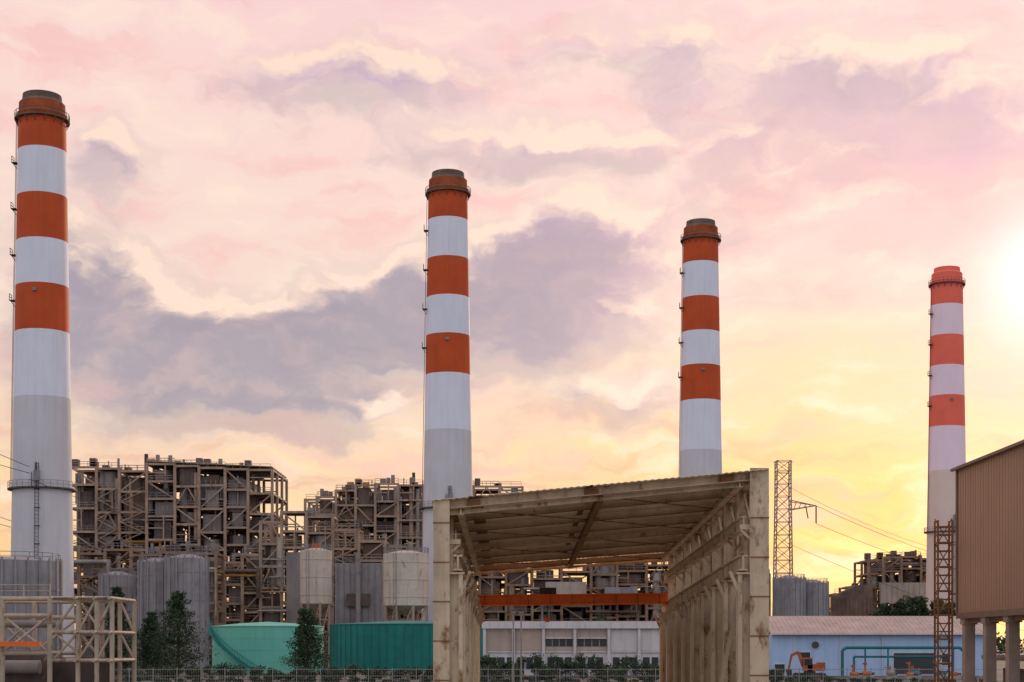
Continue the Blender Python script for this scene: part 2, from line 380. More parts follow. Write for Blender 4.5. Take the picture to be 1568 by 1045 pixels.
silo('ribbed_silo',(1247-784)*.16,246,3.9,0,19.6,'tank_grey',ribs=18,hoops=4)
b=MB()
s=.13
b.bx((512-784)*s,(584-784)*s,199,208,0,4+(990-862)*s,'tank_grey'); b.rail(((512-784)*s,199,4+128*s),((584-784)*s,199,4+128*s),1.1,'grey_steel',1.5,.08)
b.bx((437-784)*s,(460-784)*s,199,208,0,4+(990-845)*s,'grey_clad')
for i in range(8):
    x=(512+i*9.5-784)*s+.4; b.bx(x,x+.2,198.85,198.99,0,4+127*s,'grey_clad')
b.cyl(((548-784)*s,198,4),((548-784)*s,198,22.5),.5,n=12,mt='pipe_grey'); b.bx((530-784)*s,(566-784)*s,198.2,198.8,12,14.5,'dark_clad')
b.build('filter_house',(-30,199,0))

def oil_tank(cx,cy,r,h,mt,ribs,stair):
    b=MB()
    b.lathe(cx,cy,[(r,0,mt),(r,h,mt),(r+.12,h+.02,mt),(r+.12,h+.15,mt),(r,h+.17,mt),(r*.5,h+.6,mt),(.01,h+.85,mt)],72)
    for i in range(ribs):
        a=2*math.pi*i/ribs; c,s_=math.cos(a),math.sin(a); b.beam((cx+(r+.04)*c,cy+(r+.04)*s_,0),(cx+(r+.04)*c,cy+(r+.04)*s_,h),.1,.1,mt)
    for k in range(1,4): b.lathe(cx,cy,[(r+.001,h*k/4-.03,mt),(r+.03,h*k/4-.03,mt),(r+.03,h*k/4+.03,mt),(r+.001,h*k/4+.03,mt)],72)
    if stair:
        n=26
        for i in range(n):
            a=math.radians(200+70*i/n); a2=math.radians(200+70*(i+1)/n); z=h*(1-i/n); z2=h*(1-(i+1)/n)
            p=(cx+(r+.55)*math.cos(a),cy+(r+.55)*math.sin(a)); q=(cx+(r+.55)*math.cos(a2),cy+(r+.55)*math.sin(a2))
            b.beam((*p,z),(*q,z2),.7,.14,'tank_teal')
            b.beam((*p,z+.95),(*q,z2+.95),.06,.06,'tank_teal'); b.beam((*p,z),(*p,z+.95),.05,.05,'tank_teal')
    b.build('oil_tank',(cx,cy,0))
oil_tank((392-784)*.095,152,8.4,6.9,'tank_aqua',0,True)
oil_tank((620-784)*.108,172,13.6,7.6,'tank_teal',60,False)

# ---------------------------------------------------------------- steel canopy (open crane hall)
b=MB()
YF,YB=61.0,93.0
XL,XR=-4.3,15.1
def roofz(u,v):
    return lerp(lerp(12.95,14.85,u),lerp(11.55,12.95,u),v)
nb=9
ys=[lerp(YF,YB,i/(nb-1)) for i in range(nb)]
for side,x,sg in ((0,XL,1),(1,XR,-1)):
    for i,y in enumerate(ys):
        v=i/(nb-1); zt=roofz(side,v)-.35; zc=lerp(8.7,7.0,v)
        b.hcol(x,y,zc-.3,zt,.95,.45,'cream_paint')
        b.hcol(x+sg*.42,y,0,zc-.3,1.75,.5,'cream_paint')
        b.bx(min(x-sg*.5,x+sg*1.4),max(x-sg*.5,x+sg*1.4),y-.3,y+.3,zc-.3,zc-.18,'cream_paint')
        for zz in (lerp(10.6,9.3,v)+(.9 if side else 0),):
            b.bx(min(x+sg*.48,x+sg*1.15),max(x+sg*.48,x+sg*1.15),y-.14,y+.14,zz-.35,zz-.05,'cream_paint')
            b.beam((x+sg*.48,y,zz-.95),(x+sg*1.1,y,zz-.35),.14,.16,'cream_paint')
        b.beam((x+sg*1.2,y,zc-1.4),(x+sg*1.75,y,zc-.1),.18,.2,'cream_paint')
    xg=x+sg*1.0
    b.ibeam((xg,YF-.3,8.75+.35),(xg,YB+.3,7.05+.35),.55,.95,'cream_paint')
    b.beam((xg,YF-.3,9.22+.42),(xg,YB+.3,7.52+.42),.09,.12,'rusted_beam')
    up=(.9 if side else 0)
    b.ibeam((x+sg*.85,YF+.2,10.6+up+.1),(x+sg*.85,YB,9.3+up+.1),.4,.8 if side else .45,'cream_paint')
    b.beam((x,YF-.2,roofz(side,0)-.25),(x,YB+.2,roofz(side,1)-.25),.45,.5,'cream_paint')
    for i in range(nb-1):
        ya,yb=ys[i],ys[i+1]; v0=i/(nb-1);v1=(i+1)/(nb-1)
        b.beam((x,ya,roofz(side,v0)-.6),(x,(ya+yb)/2,lerp(11,9.6,v0)+up),.14,.14,'cream_paint')
        b.beam((x,yb,roofz(side,v1)-.6),(x,(ya+yb)/2,lerp(11,9.6,v0)+up),.14,.14,'cream_paint')
    if side==1:
        for i in range(46):
            y=lerp(YF+.5,YB-.3,i/45); v=(y-YF)/(YB-YF)
            b.bx(x+.2,x+.26+.1*(i%2),y,y+.66,0,lerp(8.2,6.6,v),'cream_sheet')
b.beam((XR-.9,YF+1.2,.1),(XR-.2,YF+1.2,7.6),.3,.2,'cream_paint'); b.beam((XR-1.9,YF+3,.1),(XR-.6,YF+3,7.2),.22,.2,'pipe_cream')
for u in (0.06,0.5,0.94):
    x=lerp(XL,XR,u); b.ibeam((x,YF-.1,roofz(u,0)-.78),(x,YB+.1,roofz(u,1)-.78),.4,.45,'rusted_beam' if u==.5 else 'cream_paint')
npur=8
for i in range(npur):
    v=i/(npur-1); y=lerp(YF,YB,v)
    h=.5
    za,zb=roofz(0,v)-.38,roofz(1,v)-.38
    b.beam((XL-.35,y,za),(XR+.35,y,zb),.05,h,'cream_sheet' if i else 'cream_paint')
    b.beam((XL-.35,y-.1,za-h/2+.03),(XR+.35,y-.1,zb-h/2+.03),.2,.05,'cream_paint')
    b.beam((XL-.35,y-.2,za-h/2-.02),(XR+.35,y-.2,zb-h/2-.02),.03,.05,'rusted_beam')
for i in (0,4,8):
    y=ys[i]; v=i/(nb-1)
    b.beam((XL,y+.22,roofz(0,v)-.82),(XR,y+.22,roofz(1,v)-.82),.15,.26,'cream_paint')
for i in range(0,8,2):
    v0=i/8; v1=(i+2)/8
    for u0,u1 in ((.06,.5),(.5,.94)):
        b.beam((lerp(XL,XR,u0),lerp(YF,YB,v0),roofz(u0,v0)-.72),(lerp(XL,XR,u1),lerp(YF,YB,v1),roofz(u1,v1)-.72),.06,.06,'rusted_beam')
n=100
for i in range(n):
    u0=i/n; u1=(i+1)/n; x0=lerp(XL-.6,XR+.5,u0); x1=lerp(XL-.6,XR+.5,u1); off=.03*(i%2)
    m='rusted_beam' if (11<=i<=14 or i in (46,47)) else 'cream_sheet'
    vs=[(x0,YF-.5,roofz(u0,0)-.1+off),(x1,YF-.5,roofz(u1,0)-.1+off),(x1,YB+.4,roofz(u1,1)-.1+off),(x0,YB+.4,roofz(u0,1)-.1+off)]
    vs+= [(a,c,d+.03) for a,c,d in vs]
    b.add(vs,[(0,3,2,1),(4,5,6,7),(0,1,5,4),(1,2,6,5),(2,3,7,6),(3,0,4,7)],m)
for u in (.1,.47,.9):
    x=lerp(XL,XR,u); b.bx(x-.4,x+.4,YF-.15,YF-.1,roofz(u,0)-.68,roofz(u,0)-.2,'rusted_beam')
b.bx(XR-.6,XR+.55,YF-.37,YF-.3,0,roofz(1,0)+.02,'cream_paint')
b.bx(XL-.5,XL+.5,YF-.37,YF-.3,0,roofz(0,0)-.05,'cream_paint')
for z in (2.2,4.6,7,9.4,11.8):
    b.bx(XR-.62,XR+.57,YF-.4,YF-.372,z,z+.07,'rusted_beam'); b.bx(XL-.52,XL+.52,YF-.4,YF-.372,z-.3,z-.24,'rusted_beam')
b.build('crane_hall_canopy',(5.5,77,0),stretch=True)
b=MB()
yc=90.5
for dy in (-.5,.5): b.ibeam((XL+1.0,yc+dy,8.15),(XR-1.0,yc+dy,8.35),.4,.95,'crane_orange')
b.bx(XL+.7,XL+1.3,yc-1.2,yc+1.2,7.75,8.05,'crane_orange'); b.bx(XR-1.3,XR-.7,yc-1.2,yc+1.2,7.75,8.05,'crane_orange')
b.bx(2.5,4.0,yc-.6,yc+.6,8.72,9.3,'dark_steel'); b.cyl((3.2,yc,8.8),(3.2,yc,6.6),.05,n=6,mt='cable'); b.bx(3,3.4,yc-.2,yc+.2,6.2,6.6,'crane_orange')
for i in range(9): x=lerp(XL+1.8,XR-1.8,i/8); b.bx(x,x+.06,yc-.72,yc-.69,7.75,8.7,'rusted_beam')
b.build('overhead_crane',(5.5,yc,0),stretch=True)

# ---------------------------------------------------------------- right warehouse on columns (long side wall faces the yard)
b=MB()
x0,xr,x1=34.0,49.0,64.0; y0,y1=30,76.0; zs=6.4; zl,zr=17.6,22.5
n=230
for i in range(n):
    a=y0+(y1-y0)*i/n; c=y0+(y1-y0)*(i+1)/n; o=.03*(i%2)
    for xx,sg in ((x0,-1),(x1,1)):
        b.bx(min(xx+sg*o,xx-sg*.1),max(xx+sg*o,xx-sg*.1),a,c,zs,zl-.02,'warehouse_tan')
def rz(x): return zl+(zr-zl)*(x-x0)/(xr-x0) if x<xr else zl+(zr-zl)*(x1-x)/(x1-xr)
n=80
for i in range(n):
    a=x0+.15+(x1-x0-.3)*i/n; c=x0+.15+(x1-x0-.3)*(i+1)/n; o=.05*(i%2)
    for yy,sg in ((y0,-1),(y1,1)):
        vs=[(a,yy-sg*.05+sg*o,zs),(c,yy-sg*.05+sg*o,zs),(c,yy-sg*.05+sg*o,rz(c)),(a,yy-sg*.05+sg*o,rz(a))]; vs+=[(p[0],p[1]-sg*.12,p[2]) for p in vs]
        b.add(vs,[(0,1,2,3),(7,6,5,4),(0,4,5,1),(1,5,6,2),(2,6,7,3),(3,7,4,0)],'warehouse_tan')
b.bx(x0+.12,x1-.12,y0+.2,y1-.2,zs-.05,zs+.1,'warehouse_trim')
for (xa,xb) in ((x0-.35,xr),(x1+.35,xr)):
    za=zl-.1; zb=zr+.15
    vs=[(xa,y0-.3,za),(xb,y0-.3,zb),(xb,y1+.3,zb),(xa,y1+.3,za)]; vs+=[(p[0],p[1],p[2]+.1) for p in vs]
    b.add(vs,[(0,3,2,1),(4,5,6,7),(0,1,5,4),(1,2,6,5),(2,3,7,6),(3,0,4,7)],'roof_beige')
b.bx(x0-.42,x0-.2,y0-.3,y1+.3,zl-.22,zl-.02,'warehouse_trim')
b.bx(x0-.1,x0-.05,y0,y1,zs-.3,zs+.12,'warehouse_trim')
b.bx(x0-.14,x0-.051,y1-.18,y1+.02,zs,zl-.05,'warehouse_trim')
yy=75.2
while yy>30:
    for xx in (34.5,41.5,48,54.5,61,63.2): b.bx(xx-.38,xx+.38,yy-.24,yy+.24,0,zs-.06,'column_concrete'); b.bx(xx-.5,xx+.5,yy-.34,yy+.34,zs-.75,zs-.055,'column_concrete')
    yy-=3.3
b.beam((34.5,31,zs-.4),(34.5,75.5,zs-.4),.3,.5,'warehouse_trim')
b.bx(36.5,39.5,50,74,.1,2.4,'dark_clad'); b.cyl((35.6,40,3.2),(35.6,75,3.2),.25,n=10,mt='pipe_grey')
b.build('elevated_warehouse',(49,60,0),stretch=True)
b=MB()
xa,xb,ya,yb=32.75,33.85,76.4,77.3
for x in (xa,xb):
    for y in (ya,yb): b.beam((x,y,0),(x,y,13.7),.13,.13,'rusted_beam')
z=.8;k=0
while z<13.6:
    for p,q in (((xa,ya),(xb,ya)),((xb,ya),(xb,yb)),((xb,yb),(xa,yb)),((xa,yb),(xa,ya))):
        b.beam((*p,z),(*q,z),.09,.09,'rusted_beam')
    if k%3==0 and z<12:
        b.beam((xa,ya,z),(xb,ya,z+1.9),.07,.07,'rusted_beam'); b.beam((xb,yb,z),(xa,yb,z+1.9),.07,.07,'rusted_beam')
        b.bx(xa,xb,ya,yb,z+.05,z+.09,'brown_steel')
    z+=.62;k+=1
for zz in (8,12): b.beam((xb,76.8,zz),(34.1,75.9,zz),.08,.08,'rusted_beam')
b.build('ladder_tower',(33.3,76.8,0))

# ---------------------------------------------------------------- low buildings
b=MB(); s=.09; y0=137
X=lambda p:(p-784)*s
top=7.35
b.bx(X(742),X(1026),y0,y0+12,0,top-.9,'office_white')
b.bx(X(738),X(1030),y0-.7,y0+12.7,top-.9,top,'office_white')
b.bx(X(738)+.4,X(1030)-.4,y0-.3,y0+12.3,top,top+.12,'roof_beige')
for p in (742,786,832,880,932,978,1022): b.bx(X(p)-.2,X(p)+.2,y0-.55,y0-.002,0,top-.9,'office_white')
for i,(a,c) in enumerate(((746,783),(789,829),(835,877),(883,929),(935,975),(981,1019))):
    b.bx(X(a),X(c),y0-.12,y0-.003,3.4,6.2,'office_beige' if i in(0,1,2,3) else 'office_white')
    b.bx(X(a),X(c),y0-.2,y0-.003,3.15,3.35,'office_white')
    if i in (2,3):
        w=(X(c)-X(a))
        for j in range(4):
            b.bx(X(a)+w*j/4+.06,X(a)+w*(j+1)/4-.06,y0-.18,y0-.121,4.0,5.0,'glass_dark')
        b.bx(X(a),X(c),y0-.35,y0-.13,5.05,5.2,'office_white')
    for j in range(3): b.bx(X(a)+.3+j*1.2,X(a)+1.2+j*1.2,y0-.08,y0-.003,.9,2.5,'glass_dark')
b.build('office_building',(8,y0,0))
b=MB(); s=.0875; y0=133.3
X=lambda p:(p-784)*s
b.bx(X(1182),X(1520),y0,y0+14,0,5.6,'blue_wall')
vs=[(X(1178),y0-.8,5.6),(X(1524),y0-.8,5.6),(X(1524),y0+7,8.0),(X(1178),y0+7,8.0)]
vs2=[(a,c,d+.18) for a,c,d in vs]; b.add(vs+vs2,[(0,3,2,1),(4,5,6,7),(0,1,5,4),(1,2,6,5),(2,3,7,6),(3,0,4,7)],'roof_beige')
vs=[(X(1178),y0+7,8.0),(X(1524),y0+7,8.0),(X(1524),y0+14.8,5.6),(X(1178),y0+14.8,5.6)]
vs2=[(a,c,d+.18) for a,c,d in vs]; b.add(vs+vs2,[(0,3,2,1),(4,5,6,7),(0,1,5,4),(1,2,6,5),(2,3,7,6),(3,0,4,7)],'roof_beige')
for i in range(50):
    x=X(1180)+i*.6; b.beam((x,y0-.75,5.81),(x,y0+7,8.2),.06,.05,'roof_beige')
b.bx(X(1178),X(1524),y0-.95,y0-.82,5.55,5.8,'office_white')
for p0,p1,z0,z1 in ((1186,1201,.5,1.6),(1368,1430,.3,3.1),(1225,1240,2.2,3.2),(1440,1452,1.5,3)):
    b.bx(X(p0)-.12,X(p1)+.12,y0-.06,y0-.002,z0-.12,z1+.12,'office_white'); b.bx(X(p0),X(p1),y0-.1,y0-.061,z0,z1,'glass_dark')
b.cyl((X(1248),y0-.3,4.2),(X(1248),y0-.001,4.2),.45,n=14,mt='dark_steel')
for p in (1215,1285,1350,1440): b.bx(X(p),X(p)+.12,y0-.14,y0-.002,0,5.5,'office_white')
b.build('workshop_building',(48,y0,0))

b=MB(); s=.08; y=122
X=lambda p:(p-784)*s; Z=lambda p:4+(990-p)*s
def pl(pts,r,m):
    for a,c in zip(pts[:-1],pts[1:]): b.cyl(a,c,r,n=10,mt=m)
pl([(X(1290),y,.2),(X(1290),y,Z(996)),(X(1296),y,Z(992)),(X(1470),y,Z(992)),(X(1476),y,Z(997)),(X(1476),y,.2)],.2,'teal_pipe')
pl([(X(1310),y+.8,.2),(X(1310),y+.8,Z(1006)),(X(1450),y+.8,Z(1006))],.14,'teal_pipe')
for p in (1325,1360,1432,1460): b.cyl((X(p),y,.1),(X(p),y,Z(992)),.11,n=8,mt='teal_pipe')
rq=random.Random(9)
for p in (1300,1318,1352,1384,1391,1425,1452):
    L_=rq.uniform(.7,1.4); r_=rq.uniform(.22,.38); yy=y-rq.uniform(.6,2.2); m=rq.choice(('machine_orange','machine_orange','teal_pipe','pipe_grey'))
    b.bx(X(p)-.1,X(p)+L_+.3,yy-.5,yy+.5,0,.35,'concrete'); b.cyl((X(p),yy,.35+r_),(X(p)+L_,yy,.35+r_),r_,n=14,mt=m)
    b.cyl((X(p)+L_,yy,.35+r_),(X(p)+L_+.4,yy,.35+r_),r_*.55,n=10,mt='dark_steel')
    zt=rq.uniform(1.3,2.1); b.cyl((X(p)+.3,yy,.4),(X(p)+.3,yy,zt),.09,n=8,mt=m); b.cyl((X(p)+.3,yy,zt),(X(p)+.3,y,zt),.09,n=8,mt=m)
    b.cyl((X(p)+.3,yy-.05,zt),(X(p)+.3,yy-.12,zt),.22,n=10,mt='machine_orange')
b.build('pump_manifold',(48,y,0))
b=MB(); cx,cy=(1236-784)*.08,121
for dy in (-.9,.9):
    b.bx(cx-1.5,cx+1.5,cy+dy-.25,cy+dy+.25,.12,.75,'dark_steel')
    for dx in (-1.5,1.5): b.cyl((cx+dx,cy+dy-.25,.44),(cx+dx,cy+dy+.25,.44),.36,n=14,mt='dark_steel')
b.cyl((cx,cy,.7),(cx,cy,1.0),.7,n=16,mt='dark_steel')
b.bx(cx-.4,cx+1.6,cy-.95,cy+.95,1.0,1.85,'machine_orange'); b.bx(cx+1.0,cx+1.75,cy-.85,cy+.85,1.05,2.05,'machine_orange')
b.bx(cx-.9,cx+.2,cy-.95,cy-.05,1.0,2.6,'machine_orange'); b.bx(cx-.8,cx+.1,cy-.98,cy-.951,1.7,2.45,'glass_dark'); b.bx(cx-.93,cx-.901,cy-.85,cy-.15,1.6,2.45,'glass_dark')
b.beam((cx-.6,cy+.3,1.3),(cx-1.3,cy+.3,3.3),.3,.4,'machine_orange'); b.beam((cx-1.3,cy+.3,3.3),(cx-2.2,cy+.3,2.9),.28,.35,'machine_orange')
b.beam((cx-2.1,cy+.3,3.1),(cx-2.5,cy+.3,1.1),.24,.3,'machine_orange'); b.cyl((cx-.7,cy+.3,1.9),(cx-1.2,cy+.3,2.9),.08,n=8,mt='grey_steel')
b.add([(cx-2.8,cy-.1,1.2),(cx-2.2,cy-.1,1.2),(cx-2.1,cy-.1,.5),(cx-2.6,cy-.1,.3),(cx-2.8,cy+.7,1.2),(cx-2.2,cy+.7,1.2),(cx-2.1,cy+.7,.5),(cx-2.6,cy+.7,.3)],[(0,1,2,3),(7,6,5,4),(0,4,5,1),(1,5,6,2),(2,6,7,3),(3,7,4,0)],'dark_steel')
b.build('excavator',(cx,cy,0))

# ---------------------------------------------------------------- tubular frame, left foreground
b=MB()
def tube(p,q,r=.17,m='pipe_cream'): b.cyl(p,q,r,n=10,mt=m)
xs_=[-50,-46.5,-43,-39.0]; yf,yk=84,93
for x in xs_:
    for y in (yf,yk): tube((x,y,0),(x,y,8.0),.22)
for y in (yf,yk):
    for z in (8.0,6.6,3.4): tube((-50,y,z),(-39,y,z),.19)
    for i in range(3):
        tube((xs_[i],y,3.4),(xs_[i+1],y,6.6),.12); tube((xs_[i+1],y+.05,3.4),(xs_[i],y+.05,6.6),.12)
xe=[-39.0,-36.9,-35.3,-34.0]
for x in xe[1:]:
    for y in (yf+1,yk): tube((x,y,0),(x,y,8.1),.2)
for z in (8.1,5.2,2.8): 
    for y in (yf+1,yk): tube((-39,y,z),(-34,y,z),.17)
    for x in xe: tube((x,yf,z),(x,yk,z),.15)
for i in range(3):
    for za,zb in ((2.8,5.2),(5.2,8.1)):
        tube((xe[i],yf+1,za),(xe[i+1],yf+1,zb),.11)
        if i!=1: tube((xe[i+1],yk,za),(xe[i],yk,zb),.11)
for i in range(5): tube((-50,yf+1.5*i+.8,8.15),(-34,yf+1.5*i+.8,8.15),.1)
b.rail((-50,84,8.2),(-39,84,8.2),1.0,'pipe_cream',2,.07)
b.bx(-50,-39.6,83.2,83.6,4.0,4.4,'crane_orange'); b.bx(-50,-41,89,91,.3,3.6,'dark_clad'); b.cyl((-48,88,2.2),(-41,88,2.2),.6,n=14,mt='pipe_grey')
b.cyl((-49,86,5.9),(-39,86,5.9),.3,n=12,mt='pipe_grey'); b.bx(-50,-36,92.2,92.6,0,3.0,'dark_clad')
b.build('tubular_pipe_frame',(-42,84,0))

# ---------------------------------------------------------------- pylon + cables
b=MB(); cx,cy=(1199-784)*.164,250; H=50.5; w0,w1=2.4,1.75
def cor(z,i):
    w=lerp(w0,w1,min(z/H,.85)/.85)
    sx,sy=((-1,-1),(1,-1),(1,1),(-1,1))[i%4]; return (cx+sx*w,cy+sy*w,z)
z=0
while z<H-.1:
    z2=min(H,z+3.2)
    for i in range(4):
        b.beam(cor(z,i),cor(z2,i),.24,.24,'grey_steel'); b.beam(cor(z,i),cor(z2,i+1),.13,.13,'grey_steel'); b.beam(cor(z,i+1),cor(z2,i),.12,.12,'grey_steel'); b.beam(cor(z2,i),cor(z2,i+1),.14,.14,'grey_steel')
    z=z2
za=39.5
tip=(cx+8.3,cy,za-.2)
for i in (1,2): b.beam(cor(za+1,i),tip,.2,.2,'grey_steel'); b.beam(cor(za-1.2,i),tip,.2,.2,'grey_steel')
for k in range(1,5):
    t_=k/5; b.beam(Vector(cor(za+1,1)).lerp(Vector(tip),t_),Vector(cor(za-1.2,1)).lerp(Vector(tip),t_-.1),.14,.14,'grey_steel')
b.beam(tip,(tip[0],cy,za-4.6),.3,.3,'dark_steel'); b.beam((tip[0]-2.6,cy,za-.3),(tip[0]-2,cy,za-3.4),.25,.25,'dark_steel')
b.beam((cx-2.4,cy,H-.2),(cx+2.4,cy,H-.2),.18,.18,'grey_steel'); b.beam((cx-2.2,cy,H-3),(cx+2.2,cy,H-3),.18,.18,'grey_steel')
b.build('transmission_tower',(cx,cy,0))
b=MB()
def wire(p,q,sag,r=.05,n=16):
    p=Vector(p);q=Vector(q);pr=None
    for i in range(n+1):
        t_=i/n; c=p.lerp(q,t_); c.z-=sag*4*t_*(1-t_)
        if pr is not None: b.cyl(pr,c,r,n=5,mt='cable',caps=False)
        pr=c
wire((cx+8.3,cy,39.3),(190,300,20),5,.06); wire((cx+8.3,cy,34.8),(200,310,14),4,.06); wire((cx+1.5,cy,44),(180,330,30),5,.05); wire((cx+1,cy,30),(150,262,4),2,.05)
wire((-110,150,52),(-78,161,33),1.5); wire((-110,150,44),(-78,161,32),1.0); wire((-110,150,37),(-70,190,20),1.5); wire((-110,150,32.5),(-50,210,17),2)
wire((-78,161,31),(-40,230,22),2,.05)
b.build('power_cables',stretch=True)
for p in (786,798):
    b=MB(); x=(p-784)*.065; b.cyl((x,99,0),(x,99,4+(990-938)*.065),.1,.07,n=10,mt='galvanised'); b.bx(x-.25,x+.25,98.85,99.15,7.3,7.42,'galvanised'); b.cyl((x,99,0),(x,99,.2),.25,n=12,mt='concrete')
    b.build('utility_pole',(x,99,0))

# ---------------------------------------------------------------- fence
b=MB()
y=104
x=-75
while x<=75:
    b.beam((x,y,0),(x,y,1.75),.08,.08,'galvanised'); x+=2.5
for z in (1.6,.9,.25): b.beam((-75,y,z),(75,y,z),.06,.06,'galvanised')
for i in range(600):
    x=-75+i*.25; b.beam((x,y+.03,.25),(x,y+.03,1.6),.016,.016,'galvanised')
b.build('boundary_fence',(0,y,0))

# ---------------------------------------------------------------- vegetation
def leaves(b,rr,c,rad,n,size,light=0.3):
    base=rr.random()
    for _ in range(n):
        while True:
            d=Vector((rr.uniform(-1,1),rr.uniform(-1,1),rr.uniform(-1,1)))
            if d.length<1: break
        p=Vector(c)+Vector((d.x*rad[0],d.y*rad[1],d.z*rad[2]))
        a=Vector((rr.uniform(-1,1),rr.uniform(-1,1),rr.uniform(-1,1))).normalized(); u=a.orthogonal().normalized(); w=a.cross(u)
        sz=size*rr.uniform(.6,1.3)
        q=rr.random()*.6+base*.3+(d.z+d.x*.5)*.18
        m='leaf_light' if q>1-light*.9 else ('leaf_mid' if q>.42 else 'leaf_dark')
        b.add([p-u*sz,p-w*sz*.5,p+u*sz,p+w*sz*.5],[(0,1,2,3)],m)
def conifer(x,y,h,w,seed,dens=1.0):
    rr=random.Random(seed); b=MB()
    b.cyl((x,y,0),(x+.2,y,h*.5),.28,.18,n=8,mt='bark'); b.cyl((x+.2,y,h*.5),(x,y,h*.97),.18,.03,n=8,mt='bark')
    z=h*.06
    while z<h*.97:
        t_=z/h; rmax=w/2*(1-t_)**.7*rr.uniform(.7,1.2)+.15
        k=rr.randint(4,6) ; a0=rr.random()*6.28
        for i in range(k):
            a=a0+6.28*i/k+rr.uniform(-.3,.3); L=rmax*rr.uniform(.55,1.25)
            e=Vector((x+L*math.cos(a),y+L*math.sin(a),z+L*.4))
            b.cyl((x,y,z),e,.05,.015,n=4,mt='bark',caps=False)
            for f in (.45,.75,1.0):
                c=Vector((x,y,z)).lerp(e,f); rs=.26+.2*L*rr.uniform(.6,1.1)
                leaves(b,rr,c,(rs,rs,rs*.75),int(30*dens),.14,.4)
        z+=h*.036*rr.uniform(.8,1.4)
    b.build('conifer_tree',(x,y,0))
s=.085
conifer((272-784)*s,129.5,11.4,7.4,1); conifer((470-784)*s,129.5,9.0,5.8,2)
conifer((172-784)*s,131,11.8,6.2,3); conifer((205-784)*s,136,8.6,5.2,4)
def bushes(name,items,seed,yref,size=.13,n=160):
    rr=random.Random(seed); b=MB()
    for (x,y,r_,h) in items:
        b.cyl((x,y,0),(x+rr.uniform(-.2,.2),y,h*.6),.07,.03,n=5,mt='bark')
        for k in range(6):
            c=(x+rr.uniform(-1,1)*r_*.6,y+rr.uniform(-1,1)*r_*.6,h*rr.uniform(.25,.85)); q=r_*rr.uniform(.35,.6)
            b.cyl((x,y,h*.2),c,.03,.01,n=4,mt='bark',caps=False)
            leaves(b,rr,c,(q,q,min(q,h*.3)),n//2,size,.4)
    return b.build(name,(0,yref,0))
rr=random.Random(77)
bushes('hedge',[(x+rr.uniform(-.5,.5),rr.uniform(126,131),rr.uniform(1.0,1.8),rr.uniform(1.6,3.3)) for x in [(-4)+i*.8 for i in range(35)]],5,128)
bushes('hedge',[(x+rr.uniform(-.5,.5),rr.uniform(118,122),rr.uniform(.8,1.3),rr.uniform(.9,2.0)) for x in [-62+i*.95 for i in range(64)]],6,120)
bushes('shrubs',[(rr.uniform(0,38),rr.uniform(114,117),.9,rr.uniform(.5,1.4)) for i in range(34)],8,115)
bushes('shrubs',[(-62+i*1.5+rr.uniform(-.4,.4),rr.uniform(105.5,107),.9,rr.uniform(.4,.8)) for i in range(76)],18,106,.12,110)
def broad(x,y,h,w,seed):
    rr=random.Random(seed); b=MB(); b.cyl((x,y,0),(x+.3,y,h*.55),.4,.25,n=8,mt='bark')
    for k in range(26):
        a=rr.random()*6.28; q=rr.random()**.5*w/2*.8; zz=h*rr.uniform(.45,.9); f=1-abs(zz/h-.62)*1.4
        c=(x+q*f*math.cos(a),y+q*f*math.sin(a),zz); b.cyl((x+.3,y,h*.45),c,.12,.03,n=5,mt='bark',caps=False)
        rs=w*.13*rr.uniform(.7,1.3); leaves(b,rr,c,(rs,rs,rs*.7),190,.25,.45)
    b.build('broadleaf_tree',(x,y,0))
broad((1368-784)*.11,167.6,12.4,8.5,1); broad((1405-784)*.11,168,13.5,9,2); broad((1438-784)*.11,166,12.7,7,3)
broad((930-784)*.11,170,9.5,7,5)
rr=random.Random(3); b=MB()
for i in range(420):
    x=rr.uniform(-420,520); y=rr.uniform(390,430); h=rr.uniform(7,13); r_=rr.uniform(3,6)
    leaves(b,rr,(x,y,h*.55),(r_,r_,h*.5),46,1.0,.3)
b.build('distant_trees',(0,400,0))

# ---------------------------------------------------------------- sky
w=bpy.data.worlds.new('World'); scene.world=w; w.use_nodes=True
nt=w.node_tree; N=nt.nodes; L=nt.links
for n_ in list(N): N.remove(n_)
out=N.new('ShaderNodeOutputWorld')
def setin(sock,val):
    if isinstance(val,bpy.types.NodeSocket): L.new(val,sock)
    elif isinstance(val,(tuple,list)):
        sock.default_value=tuple(val) if len(val)==len(sock.default_value) else (*val,1)
    else: sock.default_value=val
def M(op,a,b_=None,c=None,clamp=False):
    n_=N.new('ShaderNodeMath'); n_.operation=op; n_.use_clamp=clamp
    for i,v in enumerate((a,b_,c)):
        if v is not None: setin(n_.inputs[i],v)
    return n_.outputs[0]
def V(op,a,b_=None):
    n_=N.new('ShaderNodeVectorMath'); n_.operation=op; setin(n_.inputs[0],a)
    if b_ is not None: setin(n_.inputs[1],b_)
    return n_.outputs['Value'] if op=='DOT_PRODUCT' else n_.outputs[0]
def NZ(vec,sc,det=5,rg=.55,col=False,off=(0,0,0)):
    if off!=(0,0,0): vec=V('ADD',vec,off)
    n_=N.new('ShaderNodeTexNoise'); n_.inputs['Scale'].default_value=sc; n_.inputs['Detail'].default_value=det; n_.inputs['Roughness'].default_value=rg
    L.new(vec,n_.inputs['Vector']); return n_.outputs['Color'] if col else n_.outputs['Fac']
def MR(v,a,b_,c=0.,d=1.,smooth=True):
    n_=N.new('ShaderNodeMapRange'); n_.interpolation_type='SMOOTHSTEP' if smooth else 'LINEAR'
    setin(n_.inputs['Value'],v)
    for k,x in zip(('From Min','From Max','To Min','To Max'),(a,b_,c,d)): n_.inputs[k].default_value=x
    return n_.outputs[0]
